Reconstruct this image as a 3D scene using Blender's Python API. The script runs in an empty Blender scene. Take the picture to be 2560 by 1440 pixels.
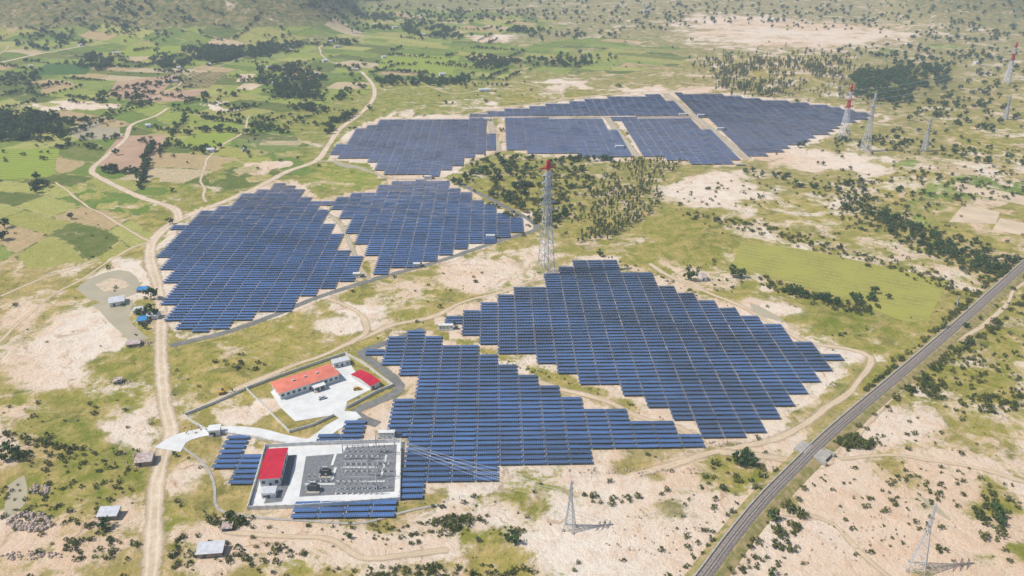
import bpy, math, random
import numpy as np
from mathutils import Vector, Matrix
random.seed(7); rng=np.random.default_rng(7)
H=240.0; PITCH=math.radians(25.5); F=1971.0
cP,sP=math.cos(PITCH),math.sin(PITCH)
KG=.78
scene=bpy.context.scene
def G(u,v):
    """survey sheet coordinate -> metres on the ground"""
    x=(u-1280)/F; q=-(v-720)/F
    dy=cP+q*sP; dz=-sP+q*cP
    t=H/-dz
    return (x*t,dy*t)
def top_height(u,vb,vt):
    D=G(u,vb)[1]; q=-(vt-720)/F
    return H+D*(-sP+q*cP)/(cP+q*sP)
def s2l(c,k=0.72):
    o=[]
    for a in c:
        a=a/255.0
        o.append((a/12.92 if a<=0.04045 else ((a+0.055)/1.055)**2.4)*k)
    return tuple(o)
# ------------------------------------------------------------------ noise
def vhash(ix,iy,seed):
    h=(ix.astype(np.int64)*374761393+iy.astype(np.int64)*668265263+seed*1442695041)&0xffffffff
    h=((h^(h>>13))*1274126177)&0xffffffff
    return ((h^(h>>16))&0xffff)/65535.0
def vnoise(x,y,seed=0):
    ix=np.floor(x);iy=np.floor(y);fx=x-ix;fy=y-iy
    fx=fx*fx*(3-2*fx);fy=fy*fy*(3-2*fy)
    a=vhash(ix,iy,seed);b=vhash(ix+1,iy,seed);c=vhash(ix,iy+1,seed);d=vhash(ix+1,iy+1,seed)
    return (a*(1-fx)+b*fx)*(1-fy)+(c*(1-fx)+d*fx)*fy
def fbm(x,y,seed=0,o=4):
    s=0;a=.5;t=0
    for i in range(o):
        s=s+a*vnoise(x*2**i,y*2**i,seed+i);t+=a;a*=.5
    return s/t
def sstep(a,b,x):
    t=np.clip((x-a)/(b-a),0,1);return t*t*(3-2*t)
def hz(x,y):
    x=np.asarray(x,float);y=np.asarray(y,float)
    a=x/np.maximum(y,1)
    l=sstep(-.17,-.32,a)*sstep(1620,2500,y)*520
    r=sstep(.44,.58,a)*sstep(1700,2700,y)*340
    far=sstep(5000,9000,y)*300
    n=.2+1.6*fbm(x/240.,y/240.,11,6)
    return (l+r+far)*n
# ------------------------------------------------------------------ node helpers
class NT:
    def __init__(s,name):
        s.m=bpy.data.materials.new(name);s.m.use_nodes=True
        s.t=s.m.node_tree;s.t.nodes.clear();s.n=s.t.nodes;s.l=s.t.links
        s.out=s.n.new('ShaderNodeOutputMaterial')
    def node(s,t,**k):
        n=s.n.new(t)
        for a,b in k.items(): setattr(n,a,b)
        return n
    def set(s,i,v):
        if v is None: return
        if hasattr(v,'is_output'): s.l.new(v,i)
        elif isinstance(v,(tuple,list)):
            i.default_value=tuple(v)+(1,) if len(v)==3 and i.type=='RGBA' else tuple(v)
        else: i.default_value=v
    def math(s,op,a,b=None,c=None,clamp=False):
        n=s.node('ShaderNodeMath',operation=op,use_clamp=clamp)
        s.set(n.inputs[0],a);s.set(n.inputs[1],b);s.set(n.inputs[2],c);return n.outputs[0]
    def mr(s,x,a,b,c=0.,d=1.,smooth=True):
        n=s.node('ShaderNodeMapRange',interpolation_type='SMOOTHSTEP' if smooth else 'LINEAR')
        s.set(n.inputs[0],x)
        for i,v in zip((1,2,3,4),(a,b,c,d)): s.set(n.inputs[i],v)
        return n.outputs[0]
    def mix(s,f,a,b,blend='MIX'):
        n=s.node('ShaderNodeMix',data_type='RGBA',blend_type=blend)
        s.set(n.inputs[0],f);s.set(n.inputs[6],a);s.set(n.inputs[7],b);return n.outputs[2]
    def noise(s,scale,detail=4,rough=.55,vec=None,dist=0):
        n=s.node('ShaderNodeTexNoise');n.inputs['Scale'].default_value=scale
        n.inputs['Detail'].default_value=detail;n.inputs['Roughness'].default_value=rough
        n.inputs['Distortion'].default_value=dist
        if vec is None: vec=s.pos()
        s.l.new(vec,n.inputs['Vector']);return n.outputs[0]
    def pos(s):
        if not hasattr(s,'_p'): s._p=s.node('ShaderNodeNewGeometry').outputs['Position']
        return s._p
    def obj(s):
        if not hasattr(s,'_o'): s._o=s.node('ShaderNodeTexCoord').outputs['Object']
        return s._o
    def uv(s):
        if not hasattr(s,'_u'):
            s._u=s.node('ShaderNodeSeparateXYZ');s.l.new(s.node('ShaderNodeTexCoord').outputs['UV'],s._u.inputs[0])
        return s._u.outputs[0],s._u.outputs[1]
    def bsdf(s,col,rough=.9,spec=.2,metal=0,bump=None,bstr=.5,bdist=.1,alpha=None):
        b=s.node('ShaderNodeBsdfPrincipled')
        s.set(b.inputs['Base Color'],col);s.set(b.inputs['Roughness'],rough);s.set(b.inputs['Metallic'],metal)
        s.set(b.inputs['Specular IOR Level'],spec);s.set(b.inputs['Alpha'],alpha)
        if bump is not None:
            n=s.node('ShaderNodeBump');n.inputs['Strength'].default_value=bstr;n.inputs['Distance'].default_value=bdist
            s.l.new(bump,n.inputs['Height']);s.l.new(n.outputs[0],b.inputs['Normal'])
        s.l.new(b.outputs[0],s.out.inputs[0]);return s.m
def simple(name,c,rough=.7,var=.25,scale=.6,spec=.3,metal=0,c2=None,k=.72):
    t=NT(name);a=s2l(c,k);n=t.noise(scale,5,.6,t.pos())
    b=s2l(c2,k) if c2 else tuple(x*(1-var) for x in a)
    hi=a if c2 else tuple(min(1,x*(1+var*.4)) for x in a)
    col=t.mix(t.mr(n,.35,.65),b,hi)
    return t.bsdf(col,rough,spec,metal)
# ------------------------------------------------------------------ mesh builder
class MB:
    def __init__(s): s.v=[];s.f=[];s.m=[];s.mats=[]
    def mi(s,mat):
        if mat not in s.mats: s.mats.append(mat)
        return s.mats.index(mat)
    def quadf(s,pts,mat):
        b=len(s.v);s.v+= [tuple(p) for p in pts];s.f.append(tuple(range(b,b+len(pts))));s.m.append(s.mi(mat))
    def box(s,c,d,mat,rz=0):
        cx,cy,cz=c;a,b_,h=d[0]/2,d[1]/2,d[2]/2;co,si=math.cos(rz),math.sin(rz);b=len(s.v)
        for z in (-h,h):
            for x,y in((-a,-b_),(a,-b_),(a,b_),(-a,b_)):
                s.v.append((cx+x*co-y*si,cy+x*si+y*co,cz+z))
        for f in((0,3,2,1),(4,5,6,7),(0,1,5,4),(1,2,6,5),(2,3,7,6),(3,0,4,7)):
            s.f.append(tuple(b+i for i in f));s.m.append(s.mi(mat))
    def strut(s,p,q,w,mat,w2=None,n=4):
        p=Vector(p);q=Vector(q);d=(q-p)
        if d.length<1e-6:return
        d.normalize();r=d.orthogonal().normalized();t=d.cross(r);b=len(s.v);w2=w if w2 is None else w2
        for c,ww in((p,w/2),(q,w2/2)):
            for i in range(n):
                an=2*math.pi*i/n+math.pi/4;s.v.append(tuple(c+r*ww*math.cos(an)*1.2+t*ww*math.sin(an)*1.2))
        k=s.mi(mat)
        for i in range(n): s.f.append((b+i,b+(i+1)%n,b+n+(i+1)%n,b+n+i));s.m.append(k)
        s.f.append(tuple(b+i for i in range(n))[::-1]);s.m.append(k)
        s.f.append(tuple(b+n+i for i in range(n)));s.m.append(k)
    def obj(s,name,parent=None,loc=None,rz=0):
        me=bpy.data.meshes.new(name);me.from_pydata(s.v,[],s.f)
        for m in s.mats: me.materials.append(m)
        me.polygons.foreach_set('material_index',s.m);me.update()
        o=bpy.data.objects.new(name,me);scene.collection.objects.link(o)
        if parent: o.parent=parent
        if loc: o.location=loc
        o.rotation_euler[2]=rz
        return o
def empty(name,loc=(0,0,0),rz=0):
    o=bpy.data.objects.new(name,None);scene.collection.objects.link(o);o.location=loc;o.rotation_euler[2]=rz;return o
def inpoly(px,py,poly):
    px=np.asarray(px,float);py=np.asarray(py,float);r=np.zeros(px.shape,bool);n=len(poly)
    for i in range(n):
        x1,y1=poly[i];x2,y2=poly[(i+1)%n]
        if y1==y2: continue
        c=((y1>py)!=(y2>py))&(px<(x2-x1)*(py-y1)/(y2-y1)+x1)
        r^=c
    return r
# ------------------------------------------------------------------ survey data
SOLAR={
'A':[(680,458),(720,458),(760,482),(805,520),(825,560),(862,595),(862,630),(892,645),(888,705),(800,738),(740,762),(690,782),(640,797),(560,822),(510,833),(455,833),(428,795),(425,770),(413,742),(418,700),(402,670),(408,640),(395,628),(430,600),(440,570),(480,550),(500,530),(560,515),(600,490),(650,480)],
'B':[(1035,450),(1105,452),(1130,470),(1190,490),(1200,510),(1240,520),(1260,540),(1310,552),(1320,574),(1270,590),(1240,602),(1200,614),(1160,627),(1090,642),(1040,667),(980,682),(935,687),(935,650),(895,640),(900,600),(870,590),(862,555),(845,540),(838,515),(812,512),(830,497),(880,490),(940,475),(980,455)],
'C':[(965,298),(1212,295),(1225,320),(1238,372),(1200,390),(1150,412),(1120,430),(1085,443),(950,441),(945,420),(920,402),(830,399),(835,385),(850,360),(870,345),(905,320),(945,305)],
'D':[(1250,294),(1510,294),(1548,345),(1578,394),(1500,400),(1430,388),(1370,387),(1266,372),(1258,330)],
'D2':[(1170,288),(1300,270),(1500,246),(1655,236),(1722,290),(1180,291.5)],
'E':[(1532,294),(1728,294),(1830,375),(1850,404),(1830,412),(1750,409),(1690,404),(1610,392),(1580,345)],
'F':[(1682,232),(1780,236),(1900,247),(2050,262),(2160,280),(2192,290),(2110,310),(2100,325),(2050,340),(1980,370),(1930,385),(1884,394),(1750,290)],
'Gf':[(1460,653),(1545,653),(1562,675),(1610,680),(1640,700),(1680,715),(1720,740),(1790,755),(1830,780),(1900,790),(1940,815),(1970,835),(2020,858),(2050,868),(2075,895),(2097,932),(2050,947),(2020,987),(1975,1012),(1942,1030),(1942,1052),(1892,1088),(1760,1092),(1740,1062),(1680,1050),(1665,1025),(1605,1018),(1585,990),(1540,982),(1520,962),(1460,957),(1440,932),(1390,926),(1370,910),(1330,905),(1320,888),(1265,884),(1250,870),(1210,868),(1200,850),(1148,850),(1145,780),(1190,765),(1240,745),(1290,740),(1300,725),(1340,715),(1380,690),(1420,670)],
'Hf':[(1000,842),(1060,842),(1115,855),(1130,870),(1200,876),(1230,906),(1265,912),(1310,926),(1320,946),(1370,956),(1385,976),(1440,992),(1470,1014),(1530,1030),(1600,1040),(1650,1068),(1690,1074),(1710,1088),(1772,1095),(1772,1107),(1700,1122),(1650,1137),(1510,1142),(1510,1160),(1480,1176),(1400,1176),(1370,1152),(1310,1152),(1300,1167),(1234,1167),(1234,1220),(1160,1222),(1080,1227),(1080,1245),(1005,1243),(1010,1100),(950,1068),(955,1010),(1010,1002),(1020,962),(1010,942),(965,928),(965,890),(970,870)],
'I1':[(555,1086),(632,1088),(640,1207),(562,1207)],
'I2':[(850,1054),(925,1054),(930,1102),(785,1102),(788,1084),(850,1082)],
'I3':[(745,1262),(985,1258),(985,1280),(745,1286)],
'I4':[(915,876),(966,876),(966,890),(915,890)],
'I5':[(2068,886),(2126,886),(2126,899),(2068,899)],
'I6':[(1090,794),(1143,794),(1143,807),(1090,807)],
'I7':[(1025,829),(1075,829),(1075,841),(1025,841)],
}
EXCL=list(SOLAR.values())+[[(455,1030),(860,885),(990,965),(880,1040),(1010,1100),(1010,1290),(610,1285),(660,1110),(430,1120)]]
C=dict(lush=(136,144,44),grass=(160,156,62),lime=(156,172,62),olive=(184,170,84),dry=(206,180,122),dark=(112,118,54),far=(140,148,92),brown=(192,160,112),pink=(222,196,160),pale=(230,212,184))
ELL=[
(150,1380,240,70,'dry',.68),(70,1345,120,50,'pink',.82),(100,1240,140,60,'grass',.44),(260,1170,120,70,'lush',.36),(130,1090,180,55,'lush',.3),
(130,890,170,90,'pink',.78),(200,830,120,70,'pale',.86),(60,770,90,60,'dry',.6),(90,985,150,40,'grass',.46),(290,1000,110,70,'grass',.5),(340,1080,60,60,'pale',.7),(310,905,80,50,'grass',.38),
(170,615,220,60,'olive',.5),(80,690,120,40,'dry',.6),(100,480,190,60,'grass',.36),(270,490,130,50,'lime',.46),(60,400,90,50,'lime',.25),
(310,690,80,50,'pale',.85),(870,440,120,40,'lime',.42),(620,430,100,45,'grass',.52),(645,425,60,25,'pale',.72),(560,375,130,50,'lime',.38),(700,360,130,14,'pale',.64),
(650,860,230,75,'olive',.48),(870,795,110,40,'pink',.76),(1000,745,130,35,'olive',.58),(1190,690,110,35,'pink',.72),(1330,640,90,40,'dry',.66),(520,960,90,60,'olive',.54),
(600,1030,90,30,'pink',.86),(480,1190,60,80,'dry',.68),(470,1340,80,80,'grass',.52),(600,1360,130,55,'dry',.66),(800,1330,170,40,'dry',.68),(760,1405,110,40,'olive',.62),(1000,1385,160,55,'dry',.68),
(1150,1275,160,35,'brown',.68),(1300,1225,90,50,'grass',.5),(1300,1405,110,45,'olive',.64),(1180,1330,130,40,'grass',.54),(1600,1350,270,95,'pale',.97),(1560,1205,160,40,'pink',.88),(1700,1160,130,35,'dry',.7),(1340,1350,60,30,'pink',.84),
(1850,1180,110,60,'grass',.5),(1770,1260,110,50,'pink',.74),(2060,1060,100,40,'dry',.66),(2180,960,60,60,'grass',.36),(2130,905,70,30,'pink',.78),
(2130,780,210,60,'lush',.3),(1900,765,90,35,'pale',.88),(2230,840,110,45,'grass',.4),(1700,600,190,70,'grass',.38),(1790,480,130,45,'pale',.9),(2080,405,210,28,'pink',.8),(2000,530,160,60,'olive',.52),(2250,450,150,50,'olive',.58),(2460,440,130,60,'dry',.64),(2480,350,120,50,'grass',.46),
(2400,910,160,95,'grass',.42),(2500,1050,120,80,'olive',.5),(2230,1065,130,50,'pink',.84),(2300,1190,160,50,'dry',.7),(2200,1330,340,115,'pale',.93),(2000,1400,120,60,'pink',.86),(2480,1250,80,60,'grass',.48),(2510,1400,90,50,'grass',.56),(2080,1210,110,55,'pale',.9),
(2000,90,320,38,'pink',.70),(1850,55,170,20,'pink',.70),(1350,240,110,30,'grass',.46),(1230,270,110,14,'pale',.72),(1100,125,220,32,'lime',.38),(1040,288,60,10,'pale',.74),(1560,115,200,30,'far',.5),(1230,97,70,10,'pale',.72),
(520,265,60,9,'pale',.8),(180,265,140,20,'pink',.76),(240,335,70,18,'pale',.78),(380,30,130,26,'pink',.6),(100,30,200,40,'dark',.25),(2450,40,150,26,'pink',.6),(1300,500,150,90,'grass',.42),(2250,210,160,60,'dark',.42),(1960,170,190,40,'olive',.54),
(1700,225,180,10,'pale',.86),(1450,215,90,9,'pale',.76),(700,520,60,20,'dry',.55),(860,570,30,90,'pink',.7),(1330,560,30,40,'dry',.6)]
vr=random.Random(99)
# ------------------------------------------------------------------ ground sheet
us=np.arange(-1100,3661,6.0)
vs=np.concatenate([np.array([3200,2600,2200,1950,1800,1700,1620]),np.arange(1560,-60,-5.0),np.arange(-60,-170,-6.0),np.array([-180,-190,-200,-207,-212])])
U,V=np.meshgrid(us,vs)
xx=(U-1280)/F;qq=-(V-720)/F;dy=cP+qq*sP;dz=-sP+qq*cP;tt=H/-dz
X=xx*tt;Y=dy*tt;Z=hz(X,Y)
def lin(c): return np.array(s2l(c,KG))
wv=sstep(60,240,V)[...,None];wm=sstep(420,620,V)[...,None];wb=sstep(900,1150,V)[...,None];wr=sstep(1000,1700,U)[...,None]
base=lin((122,140,92))*(1-wv)*(1-wr)+lin((152,150,106))*(1-wv)*wr+wv*(lin((142,156,62))*(1-wr)+lin((166,158,90))*wr)
base=base*(1-wm)+lin((174,164,80))*wm
base=base*(1-wb)+lin((188,166,100))*wb
col=np.array(base)
sand=.40+.07*sstep(900,1500,U)+.05*sstep(400,650,V)+.09*sstep(900,1150,V)
Uw=U+(fbm(X/30,Y/30,3,5)-.5)*190;Vw=V+(fbm(X/30,Y/30,23,5)-.5)*110*np.clip((V+100)/900,.08,1)
parcel=np.zeros_like(U)
for (cu,cv,ru,rv,s) in [(250,120,520,90,1),(-300,250,600,250,1),(520,200,420,90,1),(250,330,380,110,.95),(560,380,220,90,.9),(120,480,260,110,.85),(1050,150,260,70,.9),(1500,140,260,50,.5),(2450,520,200,90,.5),(2300,430,180,40,.35),(900,60,500,40,.8),(2100,130,400,60,.35),(150,600,240,70,.6)]:
    d=np.sqrt(((Uw-cu)/ru)**2+((Vw-cv)/rv)**2);parcel=np.maximum(parcel,s*sstep(1.1,.85,d))
for (cu,cv,ru,rv,k,s) in ELL:
    d=np.sqrt(((Uw-cu)/ru)**2+((Vw-cv)/rv)**2)
    w=sstep(1.25,.45,d)
    col=col*(1-w[...,None])+lin(C[k])*w[...,None];sand=sand*(1-w)+s*w
    if s>.66: parcel*=1-w
for (cu,cv,sx,sy,k) in [(230,490,36,9,(186,186,100)),(270,515,34,9,(196,190,114)),(330,515,34,9,(188,180,110)),(210,465,34,8,(170,178,84)),(300,540,34,9,(174,172,94)),(640,400,44,7,(176,186,84)),(620,425,40,9,(214,200,160)),(650,445,40,8,(190,184,114)),(720,385,40,6,(196,188,126)),(700,358,60,5,(218,200,166)),(580,412,30,8,(150,166,70)),(90,430,60,16,(150,166,74)),(60,400,60,10,(168,176,84)),(540,440,26,14,(150,160,72))]:
    poly=[(cu-sx,cv-sy*.3),(cu+sx*.6,cv-sy*1.3),(cu+sx,cv+sy*.3),(cu-sx*.6,cv+sy*1.3)]
    m=inpoly(U,V,poly);col[m]=lin(k);sand[m]=.4;parcel[m]=0
for k,p in SOLAR.items():
    p=np.array(p,float);c=p.mean(0);e=c+(p-c)*1.05+np.sign(p-c)*3
    m=inpoly(U,V,[tuple(q) for q in e]);col[m]=col[m]*.3+lin((196,176,130))*.7;sand[m]=.68;parcel[m]=0
hm=sstep(3,40,Z)[...,None];col=col*(1-hm)+lin((66,86,62))*hm;sand=sand*(1-hm[...,0])+(.36)*hm[...,0];parcel*=1-hm[...,0]
nr,nc=U.shape
me=bpy.data.meshes.new('ground')
idx=np.arange(nr*nc).reshape(nr,nc)
q=np.stack([idx[:-1,:-1],idx[:-1,1:],idx[1:,1:],idx[1:,:-1]],-1).reshape(-1,4)
me.vertices.add(nr*nc);me.vertices.foreach_set('co',np.stack([X,Y,Z],-1).reshape(-1).astype(np.float32))
me.loops.add(q.size);me.loops.foreach_set('vertex_index',q.reshape(-1).astype(np.int32))
me.polygons.add(len(q));me.polygons.foreach_set('loop_start',(np.arange(len(q))*4).astype(np.int32))
me.update(calc_edges=True)
ca=me.color_attributes.new('soil','FLOAT_COLOR','POINT')
ca.data.foreach_set('color',np.concatenate([col,sand[...,None]],-1).reshape(-1).astype(np.float32))
pa=me.attributes.new('parcel','FLOAT','POINT');pa.data.foreach_set('value',parcel.reshape(-1).astype(np.float32))
me.polygons.foreach_set('use_smooth',np.ones(len(q),bool))
g=bpy.data.objects.new('ground',me);scene.collection.objects.link(g)
t=NT('ground_soil_and_grass')
at=t.node('ShaderNodeAttribute',attribute_name='soil')
C0=at.outputs['Color'];A0=at.outputs['Alpha']
nA=t.noise(.024,9,.62,dist=.8);nB=t.noise(.09,7,.65,dist=.4);nC=t.noise(.45,6,.7);nD=t.noise(1.6,4,.7);nE=t.noise(.006,4,.55);nF=t.noise(.045,8,.68,dist=1.2)
def parcels(ang,bw,rh,off,seed):
    mp=t.node('ShaderNodeMapping');mp.inputs['Rotation'].default_value=(0,0,math.radians(ang));mp.inputs['Location'].default_value=(seed*31.,seed*17.,0)
    n0=t.node('ShaderNodeTexNoise');n0.inputs['Scale'].default_value=.004;n0.inputs['Detail'].default_value=1;t.l.new(t.pos(),n0.inputs['Vector'])
    s0=t.node('ShaderNodeVectorMath',operation='SCALE');s0.inputs['Scale'].default_value=160;t.l.new(n0.outputs['Color'],s0.inputs[0])
    a0=t.node('ShaderNodeVectorMath',operation='ADD');t.l.new(t.pos(),a0.inputs[0]);t.l.new(s0.outputs[0],a0.inputs[1]);t.l.new(a0.outputs[0],mp.inputs['Vector'])
    b=t.node('ShaderNodeTexBrick',offset=off,squash=1.6,squash_frequency=3);b.inputs['Scale'].default_value=1.;b.inputs['Brick Width'].default_value=bw;b.inputs['Row Height'].default_value=rh
    b.inputs['Mortar Size'].default_value=1.5;b.inputs['Mortar Smooth'].default_value=.4
    b.inputs['Color1'].default_value=(0,0,0,1);b.inputs['Color2'].default_value=(1,1,1,1);b.inputs['Mortar'].default_value=(.5,.5,.5,1);t.l.new(mp.outputs[0],b.inputs['Vector'])
    return b.outputs['Color'],b.outputs['Fac']
pc,pf=parcels(24,74,40,.37,1)
rp=t.node('ShaderNodeValToRGB');rp.color_ramp.interpolation='CONSTANT';E=rp.color_ramp.elements
cols=[(0,(104,138,48)),(.16,(154,172,74)),(.3,(88,112,48)),(.42,(174,174,92)),(.54,(124,150,56)),(.64,(206,178,138)),(.72,(142,164,78)),(.82,(184,186,104)),(.9,(220,198,164)),(.95,(112,128,58))]
E[0].position=0;E[0].color=s2l(cols[0][1],KG)+(1,);E[1].position=cols[1][0];E[1].color=s2l(cols[1][1],KG)+(1,)
for p_,c_ in cols[2:]:
    el_=E.new(p_);el_.color=s2l(c_,KG)+(1,)
t.l.new(pc,rp.inputs[0])
pm=t.node('ShaderNodeAttribute',attribute_name='parcel').outputs['Fac']
pm2=t.mr(t.math('ADD',pm,t.math('MULTIPLY',t.math('SUBTRACT',nE,.5),1.2)),.40,.47)
pcol=t.mix(t.math('MULTIPLY',pf,.85),rp.outputs[0],t.mix(t.mr(nB,.45,.55),s2l((82,102,44),KG),s2l((196,184,138),KG)))
C0=t.mix(t.math('MULTIPLY',pm2,.92),C0,pcol)
hue=t.mr(nB,.36,.66)
dryc=t.mix(.55,C0,s2l((214,184,122),KG));grn=t.mix(.45,C0,s2l((108,122,40),KG))
c1=t.mix(hue,grn,dryc)
c1=t.mix(t.math('SUBTRACT',.9,t.math('MULTIPLY',pm2,.6)),C0,c1)
dk=t.mr(nF,.53,.64,0,.6);c1=t.mix(t.math('MULTIPLY',dk,t.math('SUBTRACT',1.,t.math('MULTIPLY',pm2,.8))),c1,s2l((106,110,50),KG))
v=t.math('ADD',t.math('MULTIPLY',nA,.50),t.math('ADD',t.math('MULTIPLY',nB,.28),t.math('MULTIPLY',nC,.22)))
val=t.math('ADD',t.math('MULTIPLY_ADD',v,2.3,-.65),t.math('SUBTRACT',A0,.5))
val=t.math('SUBTRACT',val,t.math('MULTIPLY',pm2,.15))
sf=t.mr(val,.49,.68)
sandc=t.mix(t.mr(nE,.35,.6),s2l((240,212,184),KG),s2l((250,236,218),KG))
sandc=t.mix(t.mr(nB,.42,.7,0,.5),sandc,s2l((218,178,142),KG))
c2=t.mix(t.math('MULTIPLY',sf,.92),c1,sandc)
tuft=t.mr(nC,.52,.64);tk=t.math('MULTIPLY',tuft,t.mr(sf,0,1,.55,.11))
c3=t.mix(tk,c2,s2l((90,98,42),KG))
sh=t.mr(nD,.3,.7,.76,1.18,False)
mulc=t.node('ShaderNodeCombineXYZ');[t.l.new(sh,mulc.inputs[i]) for i in range(3)]
c4=t.mix(1.,c3,mulc.outputs[0],'MULTIPLY')
vor=t.node('ShaderNodeTexVoronoi',feature='DISTANCE_TO_EDGE');vor.inputs['Scale'].default_value=.016
wp=t.node('ShaderNodeVectorMath',operation='ADD');nn=t.node('ShaderNodeTexNoise');nn.inputs['Scale'].default_value=.03;nn.inputs['Detail'].default_value=4
t.l.new(t.pos(),nn.inputs['Vector']);sc=t.node('ShaderNodeVectorMath',operation='SCALE');sc.inputs['Scale'].default_value=60;t.l.new(nn.outputs['Color'],sc.inputs[0])
t.l.new(t.pos(),wp.inputs[0]);t.l.new(sc.outputs[0],wp.inputs[1]);t.l.new(wp.outputs[0],vor.inputs['Vector'])
ln=t.mr(vor.outputs['Distance'],.006,.022,1,0);ln=t.math('MULTIPLY',ln,t.mr(nA,.42,.6,0,.6));ln=t.math('MULTIPLY',ln,t.math('SUBTRACT',1.,t.math('MULTIPLY',pm2,.9)))
c5=t.mix(ln,c4,t.mix(t.mr(nB,.4,.6),s2l((236,210,178),KG),s2l((156,122,84),KG)))
hgt=t.math('ADD',t.math('MULTIPLY',nC,1.),t.math('MULTIPLY',nB,2.5))
t.bsdf(c5,.95,.1,bump=hgt,bstr=.8,bdist=1.)
me.materials.append(t.m)
# ------------------------------------------------------------------ materials
def dirtmat(name,c1,c2,track=True,edge=.16,k=.78):
    t=NT(name);u,v=t.uv();n=t.noise(.25,6,.65);n2=t.noise(1.1,4,.6);n3=t.noise(.04,4,.6)
    col=t.mix(t.mr(n,.35,.65),s2l(c1,k),s2l(c2,k));col=t.mix(t.mr(n3,.4,.65,0,.5),col,tuple(x*.82 for x in s2l(c1,k)))
    d=t.math('ABSOLUTE',t.math('SUBTRACT',v,.5))
    if track:
        tr=t.math('ABSOLUTE',t.math('SUBTRACT',d,.17));col=t.mix(t.mr(tr,.0,.10,.45,0),col,tuple(x*1.12 for x in s2l(c2,k)))
        col=t.mix(t.mr(n2,.5,.8,0,.4),col,s2l((160,140,105),k))
    e=t.math('ADD',d,t.math('MULTIPLY',t.math('SUBTRACT',n,.5),.6 if edge>.2 else .35))
    al=t.mr(e,.5-edge,.5,1,0) if edge else None
    return t.bsdf(col,.95,.1,alpha=al)
M={}
M['dirt']=dirtmat('dirt_road',(210,188,158),(234,216,190),edge=.24)
M['path']=dirtmat('dirt_path',(210,186,152),(230,210,180),edge=.42)
M['asph']=dirtmat('asphalt_track',(124,124,118),(144,143,136),False,.06)
M['gravroad']=dirtmat('gravel_service_road',(178,166,144),(202,190,166),True,.14)
M['conc']=simple('pale_concrete',(240,240,236),.85,.1,.15)
M['concwall']=simple('white_concrete_wall',(240,238,232),.8,.12,.4)
M['greyconc']=simple('grey_concrete',(190,184,174),.85,.2,.5)
M['gravel']=simple('grey_gravel',(146,148,150),.95,.3,.9,c2=(120,122,124))
M['redroof']=simple('red_metal_roof',(214,34,62),.5,.15,.4)
M['orange']=simple('orange_tile_roof',(240,138,114),.7,.15,.3)
M['white']=simple('white_plaster',(242,242,240),.7,.06,.4)
M['glass']=simple('window_glass',(62,76,92),.2,.2,.5,spec=.6)
M['steel']=simple('galvanised_steel',(212,214,216),.5,.12,.3,metal=.1)
M['tred']=simple('tower_red_paint',(220,40,54),.5,.1,.3)
M['twhite']=simple('tower_white_paint',(242,242,244),.5,.05,.3)
M['rust']=simple('rusty_sheet_roof',(186,148,128),.7,.3,.7,c2=(210,206,206))
M['tin']=simple('tin_sheet_roof',(222,224,228),.5,.15,.6)
M['blue']=simple('blue_tarpaulin',(70,150,210),.6,.2,.6)
M['brickw']=simple('raw_block_wall',(176,156,134),.9,.2,.8)
M['darkp']=simple('dark_metal_and_opening_shade',(92,98,102),.6,.2,.5)  # real dark parts, and the painted-in shade of the culvert opening
M['insul']=simple('brown_insulator',(140,120,110),.4,.2,.9)
M['rail']=simple('rail_steel',(150,134,124),.4,.2,.8,metal=.3)
M['ballast']=simple('track_ballast',(164,152,144),.95,.3,1.2,c2=(128,118,110))
M['sleeper']=simple('concrete_sleeper',(186,178,168),.9,.2,.8)
M['bank']=simple('embankment_soil',(140,138,70),.95,.3,.3,c2=(192,168,122))
M['mud']=simple('muddy_pond_water',(196,184,152),.3,.08,.05,spec=.4)
M['sand']=simple('sand_islet',(226,204,174),.95,.2,.3)
M['wood']=simple('bark',(122,106,88),.9,.3,2.)
M['yellow']=simple('yellow_paint',(214,164,48),.5,.15,.6)
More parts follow.
